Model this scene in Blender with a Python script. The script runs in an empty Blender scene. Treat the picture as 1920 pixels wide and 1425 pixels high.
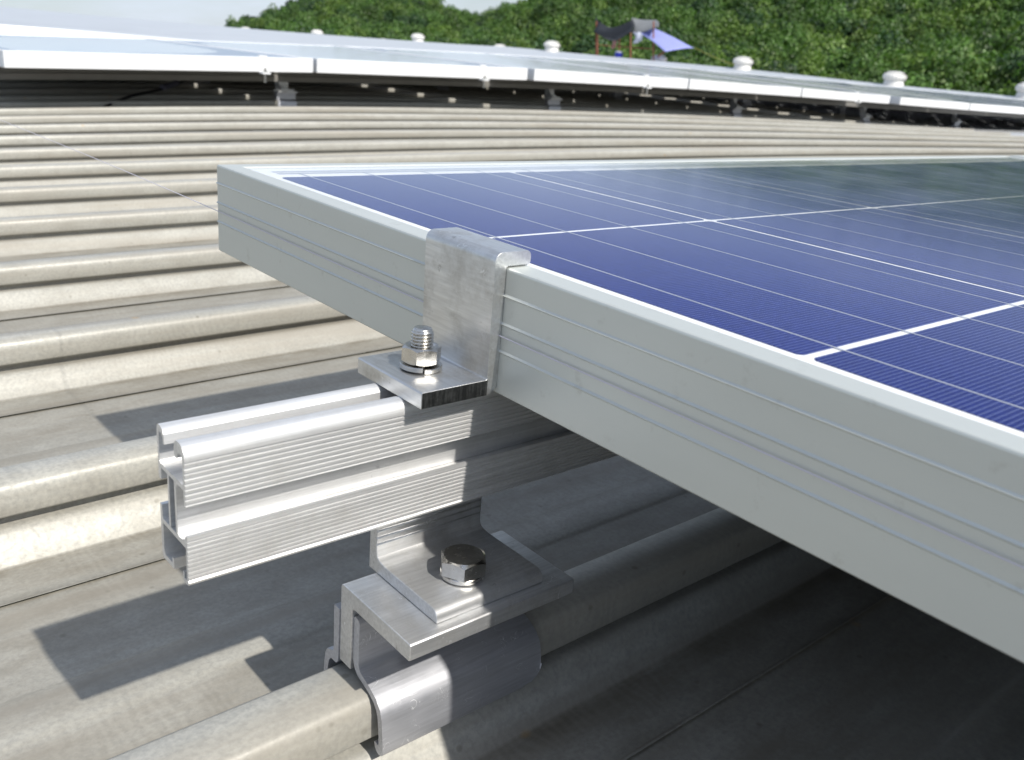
import bpy, bmesh, math, random
import numpy as np
from mathutils import Matrix, Vector

random.seed(7)
rng = np.random.default_rng(11)
scn = bpy.context.scene
COL = scn.collection

# ------------------------------------------------------------------ frames, camera, light
# Everything on the roof is authored in the near panel's own frame: origin at the
# panel's far left top corner, X along the roof ribs, Y along the panel's long
# edge, Z out of the panel.  M turns that frame so that gravity is world -Z.
RX = np.array([[0.8, 0, 0]])
CAM_R = np.array(((0, 0, 0), (0, 0, 0), (0, 0, 0)), float)
def rod(r):
    r = np.array(r, float); t = np.linalg.norm(r); k = r / t
    K = np.array([[0, -k[2], k[1]], [k[2], 0, -k[0]], [-k[1], k[0], 0]])
    return np.eye(3) + math.sin(t) * K + (1 - math.cos(t)) * K @ K
CAM_R = rod((1.85828, -0.61406, 0.54751))          # rows: right, down, forward
CAM_C = np.array((-0.20655, -0.48363, 0.0730))
FPX = 1723.46                                       # focal length for a 1920 px wide picture
UP = CAM_R.T @ np.array([0, -math.cos(math.radians(19.4)), -math.sin(math.radians(19.4))])
ex = np.array([1.0, 0, 0]); ex -= UP * (ex @ UP); ex /= np.linalg.norm(ex)
ey = np.cross(UP, ex)
M3 = np.stack([ex, ey, UP])
M = Matrix([list(M3[i]) + [0.0] for i in range(3)] + [[0, 0, 0, 1]])
CAM_W = M3 @ CAM_C

cd = bpy.data.cameras.new('camera'); cam = bpy.data.objects.new('camera', cd); COL.objects.link(cam)
cd.sensor_width = 36; cd.lens = 36 * FPX / 1920
cd.clip_start = 0.01; cd.clip_end = 5000
cd.dof.use_dof = True; cd.dof.focus_distance = 0.40; cd.dof.aperture_fstop = 23
rot = np.stack([CAM_R[0], -CAM_R[1], -CAM_R[2]], 1)
rw = M3 @ rot
cam.matrix_world = Matrix([list(rw[i]) + [CAM_W[i]] for i in range(3)] + [[0, 0, 0, 1]])
scn.camera = cam

SUN = np.array((0.055, -0.96, 1.0)); SUN /= np.linalg.norm(SUN)
SW = M3 @ SUN
world = bpy.data.worlds.new('World'); scn.world = world; world.use_nodes = True
wn = world.node_tree; wn.nodes.clear()
wo = wn.nodes.new('ShaderNodeOutputWorld'); bg = wn.nodes.new('ShaderNodeBackground')
sky = wn.nodes.new('ShaderNodeTexSky'); sky.sky_type = 'NISHITA'; sky.sun_disc = False
sky.sun_elevation = math.asin(SW[2]); sky.sun_rotation = math.atan2(SW[0], SW[1])
sky.air_density = 1.0; sky.dust_density = 1.2; sky.ozone_density = 2.0
# thin high cloud, over the whole sky
tc = wn.nodes.new('ShaderNodeTexCoord'); mp = wn.nodes.new('ShaderNodeMapping'); mp.inputs['Scale'].default_value = (1.3, 1.3, 5.0)
cn = wn.nodes.new('ShaderNodeTexNoise'); cn.inputs['Scale'].default_value = 2.6; cn.inputs['Detail'].default_value = 7; cn.inputs['Roughness'].default_value = 0.62
cr = wn.nodes.new('ShaderNodeMapRange'); cr.inputs['From Min'].default_value = 0.42; cr.inputs['From Max'].default_value = 0.72; cr.inputs['To Max'].default_value = 0.8; cr.inputs['To Min'].default_value = 0.35
cm = wn.nodes.new('ShaderNodeMix'); cm.data_type = 'RGBA'; cm.inputs['B'].default_value = (7.0, 7.75, 9.1, 1)
wn.links.new(tc.outputs['Generated'], mp.inputs['Vector']); wn.links.new(mp.outputs['Vector'], cn.inputs['Vector'])
wn.links.new(cn.outputs['Fac'], cr.inputs['Value']); wn.links.new(cr.outputs['Result'], cm.inputs['Factor'])
wn.links.new(sky.outputs['Color'], cm.inputs['A']); wn.links.new(cm.outputs['Result'], bg.inputs['Color'])
bg.inputs['Strength'].default_value = 0.10
wn.links.new(bg.outputs['Background'], wo.inputs['Surface'])

sl = bpy.data.lights.new('sun', 'SUN'); sl.energy = 4.6; sl.angle = math.radians(0.8); sl.color = (1, 0.955, 0.88)
so = bpy.data.objects.new('sun', sl); COL.objects.link(so)
so.rotation_euler = Vector(SW).to_track_quat('Z', 'Y').to_euler(); so.location = (0, 0, 30)
scn.view_settings.view_transform = 'Standard'; scn.view_settings.look = 'None'
scn.view_settings.exposure = 0.17; scn.view_settings.gamma = 1.0
scn.view_settings.use_curve_mapping = False
try:
    scn.cycles.max_bounces = 8; scn.cycles.diffuse_bounces = 2; scn.cycles.transparent_max_bounces = 12
except Exception: pass

# ------------------------------------------------------------------ helpers
def tag(o, label=None, cat=None, group=None, kind=None):
    if label: o['label'] = label
    if cat: o['category'] = cat
    if group: o['group'] = group
    if kind: o['kind'] = kind
    return o

def root_matrix(base):
    return M @ Matrix.Translation(Vector(base))

def thing(name, label, cat, base, group=None):
    e = bpy.data.objects.new(name, None); COL.objects.link(e)
    e.empty_display_size = 0.02
    e.matrix_world = root_matrix(base); e['_b'] = list(base)
    return tag(e, label, cat, group)

def base_of(o):
    while o is not None:
        if '_b' in o: return np.array(o['_b'])
        o = o.parent
    return np.zeros(3)

def link_mesh(name, me, mat, parent=None, world_frame=False):
    o = bpy.data.objects.new(name, me); COL.objects.link(o)
    if mat:
        me.materials.append(mat)
    if parent is not None:
        o.parent = parent
    elif not world_frame:
        o.matrix_world = M.copy()
    return o

def poly(name, verts, faces, mat, parent=None, smooth=None, world_frame=False, bevel=0, seg=2, keep=False):
    b = base_of(parent) if parent is not None else np.zeros(3)
    v = np.array(verts, float) - b
    me = bpy.data.meshes.new(name)
    me.from_pydata([tuple(p) for p in v], [], [tuple(int(i) for i in f) for f in faces])
    bm = bmesh.new(); bm.from_mesh(me)
    if not keep: bmesh.ops.recalc_face_normals(bm, faces=bm.faces)
    bm.to_mesh(me); bm.free()
    if smooth is not None:
        for p in me.polygons: p.use_smooth = True
        me.set_sharp_from_angle(angle=math.radians(smooth))
    o = link_mesh(name, me, mat, parent, world_frame)
    if smooth is not None and len(v) < 4000 and name != 'forest':
        w = o.modifiers.new('weighted_normals', 'WEIGHTED_NORMAL'); w.keep_sharp = True
    if bevel:
        m = o.modifiers.new('bevel', 'BEVEL'); m.width = bevel; m.segments = seg; m.limit_method = 'ANGLE'
        m.angle_limit = math.radians(40); m.harden_normals = False
    return o

class MB:
    """collects verts and faces for one mesh"""
    def __init__(s): s.v = []; s.f = []
    def add(s, v, f):
        n = len(s.v); s.v += [tuple(p) for p in v]; s.f += [tuple(i + n for i in q) for q in f]; return s
    def hexa(s, c):           # 8 corners: bottom 4 then top 4 (same order)
        return s.add(c, [(0, 1, 2, 3), (4, 7, 6, 5), (0, 4, 5, 1), (1, 5, 6, 2), (2, 6, 7, 3), (3, 7, 4, 0)])
    def box(s, x0, x1, y0, y1, z0, z1):
        return s.hexa([(x0, y0, z0), (x1, y0, z0), (x1, y1, z0), (x0, y1, z0), (x0, y0, z1), (x1, y0, z1), (x1, y1, z1), (x0, y1, z1)])
    def prism_x(s, prof, x0, x1, xs=None, fn=None):    # (y,z) outline swept along X
        n = len(prof); xs = xs or [x0, x1]; vs = []
        for x in xs:
            for y, z in prof: vs.append((x, y, z + (fn(x) if fn else 0)))
        fs = [tuple(range(n)), tuple((len(xs) - 1) * n + i for i in range(n - 1, -1, -1))]
        for k in range(len(xs) - 1):
            for i in range(n):
                j = (i + 1) % n; fs.append((k * n + i, k * n + j, (k + 1) * n + j, (k + 1) * n + i))
        return s.add(vs, fs)
    def prism_y(s, prof, y0, y1):                      # (x,z) outline swept along Y
        n = len(prof); vs = [(x, y0, z) for x, z in prof] + [(x, y1, z) for x, z in prof]
        fs = [tuple(range(n)), tuple(range(2 * n - 1, n - 1, -1))]
        for i in range(n):
            j = (i + 1) % n; fs.append((i, j, n + j, n + i))
        return s.add(vs, fs)
    def tube(s, pts, r, seg=8, cap=True):
        pts = [Vector(p) for p in pts]; n0 = len(s.v); vs = []; fs = []
        for i, p in enumerate(pts):
            d = (pts[min(i + 1, len(pts) - 1)] - pts[max(i - 1, 0)]).normalized()
            a = Vector((0, 0, 1)) if abs(d.z) < .9 else Vector((1, 0, 0))
            u = d.cross(a).normalized(); w = d.cross(u)
            rr = r[i] if isinstance(r, (list, tuple)) else r
            for k in range(seg):
                t = 2 * math.pi * k / seg; vs.append(tuple(p + u * math.cos(t) * rr + w * math.sin(t) * rr))
        for i in range(len(pts) - 1):
            for k in range(seg):
                l = (k + 1) % seg; fs.append((i * seg + k, i * seg + l, (i + 1) * seg + l, (i + 1) * seg + k))
        if cap:
            fs.append(tuple(range(seg))); fs.append(tuple((len(pts) - 1) * seg + k for k in range(seg - 1, -1, -1)))
        return s.add(vs, fs)
    def rings(s, rows, close_top=True, close_bot=True): # list of rings of equal length
        n = len(rows[0]); vs = [p for r in rows for p in r]; fs = []
        for i in range(len(rows) - 1):
            for k in range(n):
                l = (k + 1) % n; fs.append((i * n + k, i * n + l, (i + 1) * n + l, (i + 1) * n + k))
        if close_bot: fs.append(tuple(range(n)))
        if close_top: fs.append(tuple((len(rows) - 1) * n + k for k in range(n)))
        return s.add(vs, fs)
    def lathe(s, prof, c, seg=32):
        rows = [[(c[0] + r * math.cos(2 * math.pi * k / seg), c[1] + r * math.sin(2 * math.pi * k / seg), c[2] + z) for k in range(seg)] for r, z in prof]
        return s.rings(rows)
    def build(s, name, mat, parent=None, **k): return poly(name, s.v, s.f, mat, parent, **k)

# ------------------------------------------------------------------ materials
def new_mat(name):
    m = bpy.data.materials.new(name); m.use_nodes = True
    nt = m.node_tree; b = nt.nodes['Principled BSDF']
    return m, nt, b
def N(nt, t, **kw):
    n = nt.nodes.new(t)
    for k, v in kw.items():
        if k in n.inputs: n.inputs[k].default_value = v
        else: setattr(n, k, v)
    return n
def coords(nt, scale=(1, 1, 1), kind='Object'):
    t = N(nt, 'ShaderNodeTexCoord'); m = N(nt, 'ShaderNodeMapping'); m.inputs['Scale'].default_value = scale
    nt.links.new(t.outputs[kind], m.inputs['Vector']); return m.outputs['Vector']
def noise(nt, scale, detail=5, rough=.55, sc=(1, 1, 1), kind='Object', dist=0):
    n = N(nt, 'ShaderNodeTexNoise'); n.inputs['Scale'].default_value = scale; n.inputs['Detail'].default_value = detail
    n.inputs['Roughness'].default_value = rough; n.inputs['Distortion'].default_value = dist
    nt.links.new(coords(nt, sc, kind), n.inputs['Vector']); return n.outputs['Fac']
def rampv(nt, src, a, b, lo=0., hi=1.):
    r = N(nt, 'ShaderNodeMapRange'); r.inputs['From Min'].default_value = a; r.inputs['From Max'].default_value = b
    r.inputs['To Min'].default_value = lo; r.inputs['To Max'].default_value = hi
    nt.links.new(src, r.inputs['Value']); return r.outputs['Result']
def mixc(nt, fac, a, b, mode='MIX'):
    m = N(nt, 'ShaderNodeMix'); m.data_type = 'RGBA'; m.blend_type = mode
    for key, v in (('Factor', fac), ('A', a), ('B', b)):
        if isinstance(v, (int, float)): m.inputs[key].default_value = v
        elif isinstance(v, tuple): m.inputs[key].default_value = v if len(v) == 4 else v + (1,)
        else: nt.links.new(v, m.inputs[key])
    return m.outputs['Result']
def mul(nt, a, b, op='MULTIPLY'):
    m = N(nt, 'ShaderNodeMath'); m.operation = op
    for i, v in enumerate((a, b)):
        if isinstance(v, (int, float)): m.inputs[i].default_value = v
        else: nt.links.new(v, m.inputs[i])
    return m.outputs[0]
def bump(nt, b, src, strength, dist):
    n = N(nt, 'ShaderNodeBump'); n.inputs['Strength'].default_value = strength; n.inputs['Distance'].default_value = dist
    nt.links.new(src, n.inputs['Height']); nt.links.new(n.outputs['Normal'], b.inputs['Normal'])
def simple(name, col, rough=.6, metal=0., vary=.12, vscale=8):
    m, nt, b = new_mat(name)
    f = noise(nt, vscale, 4)
    c2 = tuple(max(0, c * (1 - vary * 2)) for c in col)
    nt.links.new(mixc(nt, f, c2, tuple(min(1, c * (1 + vary)) for c in col)), b.inputs['Base Color'])
    b.inputs['Roughness'].default_value = rough; b.inputs['Metallic'].default_value = metal
    return m

def mat_roof():
    m, nt, b = new_mat('weathered_galvanised_roofing')
    big = noise(nt, 5.0, 6, .6, (.5, 1.6, 1.6)); fine = noise(nt, 420, 3, .6); mid = noise(nt, 60, 5, .65, (.6, 1, 1))
    streak = noise(nt, 26, 5, .6, (.06, 1.6, 1.6))
    base = mixc(nt, rampv(nt, big, .32, .70), (.375, .368, .328), (.465, .455, .412))
    base = mixc(nt, rampv(nt, mid, .44, .68, 0, .62), base, (.32, .305, .265))
    base = mixc(nt, rampv(nt, fine, .38, .68, 0, .55), base, (.25, .25, .235))
    base = mixc(nt, rampv(nt, streak, .46, .66, 0, .72), base, (.30, .277, .235))
    at = N(nt, 'ShaderNodeAttribute'); at.attribute_name = 'dirt'
    dn = noise(nt, 46, 5, .7, (.5, 1, 1)); dd = mul(nt, at.outputs['Fac'], rampv(nt, dn, .30, .66, .30, 1.0))
    base = mixc(nt, dd, base, (.185, .165, .130))
    # rust and bird marks
    v = N(nt, 'ShaderNodeTexVoronoi'); v.inputs['Scale'].default_value = 34
    nt.links.new(coords(nt, (1, 1, 1)), v.inputs['Vector'])
    sp = N(nt, 'ShaderNodeSeparateColor'); nt.links.new(v.outputs['Color'], sp.inputs['Color'])
    pick = rampv(nt, sp.outputs[0], .90, .93); r = rampv(nt, v.outputs['Distance'], .06, .16, 1, 0)
    base = mixc(nt, mul(nt, mul(nt, pick, r), .62), base, (.40, .26, .10))
    v2 = N(nt, 'ShaderNodeTexVoronoi'); v2.inputs['Scale'].default_value = 110
    nt.links.new(coords(nt, (1, 1, 1)), v2.inputs['Vector'])
    sp2 = N(nt, 'ShaderNodeSeparateColor'); nt.links.new(v2.outputs['Color'], sp2.inputs['Color'])
    base = mixc(nt, mul(nt, mul(nt, rampv(nt, sp2.outputs[1], .93, .95), rampv(nt, v2.outputs['Distance'], .10, .22, 1, 0)), .5), base, (.16, .15, .12))
    wv = N(nt, 'ShaderNodeTexWave'); wv.inputs['Scale'].default_value = 55; wv.inputs['Distortion'].default_value = 16; wv.inputs['Detail'].default_value = 2; wv.inputs['Detail Scale'].default_value = .7
    nt.links.new(coords(nt, (1, .5, 1)), wv.inputs['Vector'])
    wf = mul(nt, rampv(nt, wv.outputs['Fac'], .2, .9), rampv(nt, noise(nt, 9, 3), .48, .66, 0, .10))
    base = mixc(nt, wf, base, (.56, .54, .47))
    nt.links.new(base, b.inputs['Base Color'])
    b.inputs['Metallic'].default_value = .08; b.inputs['Specular IOR Level'].default_value = .35
    wave = noise(nt, 75, 2, .5, (1, .5, 1), dist=3.5)
    nt.links.new(rampv(nt, wave, .3, .7, .36, .52), b.inputs['Roughness'])
    h = mul(nt, mul(nt, fine, .25), mul(nt, mid, .9), 'ADD')
    bump(nt, b, h, .22, .0008)
    return m

def mat_anodised(name='anodised_frame', col=(.60, .625, .595), rough=.40, metal=.45):
    m, nt, b = new_mat(name)
    f = noise(nt, 30, 5, .6, (1, .25, 1)); g = noise(nt, 900, 2); d = noise(nt, 90, 6, .7)
    c = mixc(nt, rampv(nt, f, .3, .7), tuple(x * .95 for x in col), col)
    c = mixc(nt, rampv(nt, d, .60, .74, 0, .35), c, (.33, .32, .28))
    nt.links.new(c, b.inputs['Base Color']); b.inputs['Metallic'].default_value = metal
    nt.links.new(rampv(nt, g, .3, .7, rough - .03, rough + .05), b.inputs['Roughness'])
    bump(nt, b, g, .05, .0002)
    return m

def mat_mill(name, col=(.74, .75, .76), rough=.27, dirt=.5, aniso=(1, 1, 1), scr=.5, grain=(.06, 1, 1), metal=.93):
    m, nt, b = new_mat(name)
    st = noise(nt, 700, 3, .6, grain); sm = noise(nt, 55, 6, .65); sm2 = noise(nt, 160, 5, .7)
    c = mixc(nt, rampv(nt, st, .3, .7), tuple(x * .80 for x in col), col)
    c = mixc(nt, rampv(nt, sm, .48, .70, 0, dirt), c, (.33, .31, .27))
    c = mixc(nt, rampv(nt, sm2, .66, .74, 0, dirt), c, (.12, .115, .105))
    # fine curved scratches: thin level lines of a distorted noise
    w = noise(nt, 120, 1, .4, (1, 1, 1), dist=2.0)
    line = rampv(nt, mul(nt, mul(nt, w, .5, 'SUBTRACT'), 1.0, 'ABSOLUTE'), .002, .010, 1, 0)
    gate = rampv(nt, noise(nt, 110, 3), .54, .62)
    line = mul(nt, line, mul(nt, gate, scr))
    c = mixc(nt, line, c, (.92, .93, .95))
    nt.links.new(c, b.inputs['Base Color']); b.inputs['Metallic'].default_value = metal
    nt.links.new(rampv(nt, sm, .3, .7, rough, rough + .16), b.inputs['Roughness'])
    bump(nt, b, st, .16, .0004)
    return m

def mat_sawn():
    m, nt, b = new_mat('saw_cut_aluminium')
    st = noise(nt, 900, 3, .7, (1, 1, .08)); sm = noise(nt, 300, 4)
    c = mixc(nt, rampv(nt, st, .35, .65), (.42, .42, .41), (.80, .80, .80))
    nt.links.new(c, b.inputs['Base Color']); b.inputs['Metallic'].default_value = .9
    nt.links.new(rampv(nt, sm, .3, .7, .28, .5), b.inputs['Roughness']); bump(nt, b, st, .5, .0006)
    return m

def mat_cut_reflection():  # near-black base colour paints a dark reflection onto the sawn end
    m, nt, b = new_mat('painted_cut_reflection')
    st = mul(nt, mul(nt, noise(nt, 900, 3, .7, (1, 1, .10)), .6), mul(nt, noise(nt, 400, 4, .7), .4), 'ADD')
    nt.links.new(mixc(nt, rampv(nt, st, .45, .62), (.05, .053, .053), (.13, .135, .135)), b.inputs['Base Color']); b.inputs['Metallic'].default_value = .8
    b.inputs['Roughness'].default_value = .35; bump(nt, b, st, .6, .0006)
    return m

def mat_steel():
    m, nt, b = new_mat('stainless_steel')
    st = noise(nt, 500, 3, .6); sm = noise(nt, 160, 4)
    nt.links.new(mixc(nt, rampv(nt, sm, .35, .7), (.52, .50, .465), (.70, .685, .655)), b.inputs['Base Color'])
    b.inputs['Metallic'].default_value = 1
    nt.links.new(rampv(nt, st, .3, .7, .16, .30), b.inputs['Roughness']); bump(nt, b, st, .06, .0003)
    return m

def mat_cell():
    m, nt, b = new_mat('blue_silicon_cell')
    v = N(nt, 'ShaderNodeTexVoronoi'); v.inputs['Scale'].default_value = 900
    nt.links.new(coords(nt, (1, 1, .2)), v.inputs['Vector'])
    g = N(nt, 'ShaderNodeSeparateColor'); nt.links.new(v.outputs['Color'], g.inputs['Color'])
    oi = N(nt, 'ShaderNodeObjectInfo')
    big = noise(nt, 8, 3)
    c = mixc(nt, g.outputs[0], (.009, .016, .115), (.020, .034, .200))
    c = mixc(nt, rampv(nt, big, .3, .7, 0, .35), c, (.014, .016, .15))
    c = mixc(nt, rampv(nt, oi.outputs['Random'], 0, 1, .0, .55), c, (.006, .018, .105))
    # printed silver fingers, 1.7 mm apart
    t = N(nt, 'ShaderNodeTexCoord'); s = N(nt, 'ShaderNodeSeparateXYZ'); nt.links.new(t.outputs['Object'], s.inputs['Vector'])
    fr = mul(nt, mul(nt, s.outputs['Y'], 1 / .0017), 1.0, 'FRACT')
    ln = rampv(nt, fr, .10, .16, 1, 0)
    c = mixc(nt, mul(nt, ln, .62), c, (.20, .25, .46))
    nt.links.new(c, b.inputs['Base Color']); b.inputs['Roughness'].default_value = .42
    b.inputs['Metallic'].default_value = 0; b.inputs['Specular IOR Level'].default_value = 0
    return m

def mat_glass():
    m = bpy.data.materials.new('solar_glass'); m.use_nodes = True; nt = m.node_tree; nt.nodes.clear()
    o = N(nt, 'ShaderNodeOutputMaterial'); mx = N(nt, 'ShaderNodeMixShader'); tr = N(nt, 'ShaderNodeBsdfTransparent')
    gl = N(nt, 'ShaderNodeBsdfGlossy'); gl.inputs['Color'].default_value = (.97, .98, 1, 1)
    ge = N(nt, 'ShaderNodeNewGeometry'); dt = N(nt, 'ShaderNodeVectorMath'); dt.operation = 'DOT_PRODUCT'
    nt.links.new(ge.outputs['Normal'], dt.inputs[0]); nt.links.new(ge.outputs['Incoming'], dt.inputs[1])
    cs = mul(nt, dt.outputs['Value'], 1.0, 'ABSOLUTE'); om = mul(nt, 1.0, cs, 'SUBTRACT')
    fr_ = mul(nt, mul(nt, mul(nt, om, 11.5, 'POWER'), 2.4), .022, 'ADD')
    n = noise(nt, 1600, 2, .5); bp_ = N(nt, 'ShaderNodeBump'); bp_.inputs['Strength'].default_value = .05; bp_.inputs['Distance'].default_value = .0002
    nt.links.new(n, bp_.inputs['Height']); nt.links.new(bp_.outputs['Normal'], gl.inputs['Normal'])
    d = noise(nt, 14, 5, .6)
    nt.links.new(rampv(nt, d, .3, .7, .10, .17), gl.inputs['Roughness'])
    fr_ = mul(nt, fr_, .80, 'MINIMUM'); nt.links.new(fr_, mx.inputs['Fac']); nt.links.new(tr.outputs[0], mx.inputs[1]); nt.links.new(gl.outputs[0], mx.inputs[2])
    # a film of dust on the glass
    df = N(nt, 'ShaderNodeBsdfDiffuse'); df.inputs['Color'].default_value = (.62, .62, .62, 1)
    m2 = N(nt, 'ShaderNodeMixShader'); nt.links.new(rampv(nt, noise(nt, 60, 6, .7), .35, .75, .002, .012), m2.inputs['Fac'])
    nt.links.new(mx.outputs[0], m2.inputs[1]); nt.links.new(df.outputs[0], m2.inputs[2]); nt.links.new(m2.outputs[0], o.inputs['Surface'])
    return m

ROOF = mat_roof(); ANOX = mat_anodised('bright_anodised_frame', (.84, .85, .86), .42, .2); ROOFX = simple('bright_far_roofing', (.62, .64, .66), .38, .45, .08, 1.5); SHADE_RAIL = simple('shade_darkened_rail', (.30, .29, .27), .5, .4, .1, 20); ANO = mat_anodised(); STEEL = mat_steel(); CELL = mat_cell(); GLASS = mat_glass(); SAWN = mat_sawn(); CUT_REFL = mat_cut_reflection()  # rail colour for under the back array is darkened to carry its shade
RAIL = mat_mill('extruded_rail_aluminium', (.84, .84, .835), .36, .26, scr=.25, grain=(.02, 1, 1), metal=.66)
CLAMP = mat_mill('mill_finish_clamp', (.72, .73, .735), .32, .62, scr=.5, grain=(1, .08, 1))
PLATE = mat_mill('mill_finish_bracket', (.74, .745, .75), .36, .48, scr=.8, metal=.82)
JAW = mat_mill('mill_finish_jaw', (.58, .59, .63), .40, .14, scr=1.0, metal=.75)
BACKSHEET = simple('white_backsheet', (.80, .81, .82), .5, 0, .03)
BUSBAR = simple('tinned_busbar', (.46, .48, .53), .35, .3, .05, 40)
WHITE = simple('painted_white_vent', (.70, .69, .66), .4, .1, .06, 6)
BLACKP = simple('added_shade_cover_black', (.012, .012, .013), .4, 0, .2, 30)
CONN = simple('grey_connector', (.16, .16, .22), .45, 0, .1, 30)
NYLON = simple('nylon_line', (.62, .60, .68), .5, 0, .05, 90)

# ------------------------------------------------------------------ roof surface
PITCH = 0.26628841; Y0R = -0.23315442
def arch(X):
    if X > 6: return arch(6.0) + (X - 6) * -.009
    if X < -.5: return arch(-.5) + (X + .5) * .0686
    return .0558 * X - .01242 * X * X + .00078 * X ** 3
RY = [8.56, 9.92, 11.7, 14.26, 15.88, 18.3, 22.38, 26.2, 31.48, 38.11, 45.5, 52.04, 60.05, 70.07, 82.96, 100.2]
RZ = [-.059, -.058, -.063, -.028, -.013, -.012, -.011, .0, -.126, -.300, -.470, -.678, -.982, -1.328, -1.733, -2.249]
def ridge_z(Y): return float(np.interp(Y, RY, RZ)) if Y < 100.2 else -2.249 - (Y - 100.2) * .032
def near_z(X, Y):
    d = min(Y, 3.2) + .24
    z = -.19212134 - .01985847 * d - .00365623 * d * d + (.23160308 + .01617127 * d + .08081817 * d * d) * arch(X)
    if Y > 8: z += 2.4 * (ridge_z(Y) - ridge_z(8))
    return z
def roof_z(X, Y):
    z = near_z(X, Y)
    if X > 7:
        t = min(1, (X - 7) / 15.2); t = t * t * (3 - 2 * t) * .35 + t * .65
        z = z * (1 - t) + t * (ridge_z(Y) - .02 * 0)
    return z

# profile of one sheet: (dy, dz, dirt) measured from the rib's near groove
PROF = [(-.0565, -.0190, .3), (-.0548, -.0191, .9), (-.0535, -.0200, .5), (-.045, -.0206, .55), (-.030, -.0208, .70), (-.0215, -.0210, .95),
        (-.0178, -.0212, 1.0), (-.0165, -.0200, .35), (-.0100, -.0122, .04), (-.0048, -.0062, .0), (-.0030, -.0046, 0), (-.0006, -.0040, .1),
        (.0010, -.0040, .3), (.0044, -.0036, .35), (.0056, -.0012, .4), (.0050, .0016, .3), (.0004, .0026, .1), (-.0028, .0032, .05), (-.0038, .0046, 0), (-.0032, .0150, 0), (-.0026, .0182, 0), (-.0012, .0207, 0), (.0006, .0222, 0),
        (.0120, .0228, 0), (.0225, .0224, .0), (.0246, .0212, .0), (.0258, .0185, 0), (.0256, .0120, 0), (.0240, .0030, .1), (.0222, .0006, .8),
        (.0215, -.0014, 1), (.0222, -.0032, .8), (.0250, -.0042, .1), (.0275, -.0050, 0), (.0420, -.0196, .2), (.0436, -.0212, 1.0), (.0470, -.0210, .5),
        (.060, -.0209, .60), (.0985, -.0209, .45), (.1010, -.0203, .35), (.1035, -.0194, .1), (.115, -.0192, .45), (.1295, -.0193, .40), (.1320, -.0203, .5), (.1350, -.0209, .35),
        (.160, -.0209, .60), (.185, -.0208, .50), (.2095, -.0208, .5), (.2120, -.0209, 1.0)]
roof = bpy.data.objects.new('roof', None); COL.objects.link(roof); roof.matrix_world = M.copy(); roof['_b'] = [0, 0, 0]
tag(roof, kind='structure')
def xs_for(x0, x1):
    xs = []; x = x0
    while x < x1: xs.append(x); x += .08 if -1.2 < x < 1.6 else .3
    return xs + [x1]
def sheet_mesh(k, x0=-5.0, x1=7.0):
    y = Y0R + k * PITCH; xs = xs_for(x0, x1); vs = []; dirt = []
    n = len(PROF)
    for x in xs:
        for dy, dz, dd in PROF:
            yy = y + dy; vs.append((x, yy, roof_z(x, yy) + dz)); dirt.append(dd)
    fs = [(i * n + j, i * n + j + 1, (i + 1) * n + j + 1, (i + 1) * n + j) for i in range(len(xs) - 1) for j in range(n - 1)]
    return vs, fs, dirt
def roof_part(name, vs, fs, dirt, kind=None, mat=None):
    me = bpy.data.meshes.new(name); me.from_pydata(vs, [], fs)
    a = me.attributes.new('dirt', 'FLOAT', 'POINT'); a.data.foreach_set('value', dirt)
    for p in me.polygons: p.use_smooth = True
    me.set_sharp_from_angle(angle=math.radians(50))
    o = link_mesh(name, me, mat or ROOF, roof)
    if kind: o['kind'] = kind
    return o
for k in range(-7, 14):
    roof_part('roof_sheet', *sheet_mesh(k))
for ka, kb, mt in ((14, 22, None), (22, 46, ROOFX)):    # ribs hidden under and just behind the far array
    V, F, D = [], [], []
    for k in range(ka, kb):
        v, f, d = sheet_mesh(k, -5, 7.0); n = len(V); V += v; F += [tuple(i + n for i in q) for q in f]; D += d
    roof_part('distant_roof_sheets', V, F, D, 'stuff', mt)
# the rest of the slope up to the ridge, and the slope beyond it
def grid_part(name, xs, ys, zf, kind='stuff'):
    V = [(x, y, zf(x, y)) for x in xs for y in ys]; n = len(ys)
    Fs = [(i * n + j, i * n + j + 1, (i + 1) * n + j + 1, (i + 1) * n + j) for i in range(len(xs) - 1) for j in range(n - 1)]
    return roof_part(name, V, Fs, [.1] * len(V), kind, ROOFX)
ysN = [-2.1 + i * PITCH / 2 for i in range(0, 108)]
def ribz(x, y):
    i = round((y + 2.1) / (PITCH / 2)); return roof_z(x, y) + (.015 if i % 2 else -.02)
grid_part('upper_roof_slope', [7.0 + .8 * i for i in range(20)], ysN, ribz)
yf = [12.07 + i * 1.1 for i in range(86)]
grid_part('distant_roof_slope', [-5, -2, 0, 2, 4, 5.5, 7, 9, 11, 13, 15, 17, 19, 21, 22.2], yf, lambda x, y: roof_z(x, y) + .005)
grid_part('far_roof_slope', [22.2, 26, 30, 36, 44], [-2.1] + yf, lambda x, y: ridge_z(max(y, 9)) - (x - 22.2) * .035)
# ridge capping
rc = MB(); ry_ = [-2, 4] + yf
pr = [(-.35, -.02), (-.34, .0), (0, .035), (.34, .0), (.35, -.02)]
vs = []
for y in ry_:
    for dx, dz in pr: vs.append((22.2 + dx, y, ridge_z(max(y, 9)) + dz - (0.035 * max(0, dx))))
fs = [(i * 5 + j, i * 5 + j + 1, i * 5 + j + 6, i * 5 + j + 5) for i in range(len(ry_) - 1) for j in range(4)]
poly('ridge_capping', vs, fs, ROOFX, roof)

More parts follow.
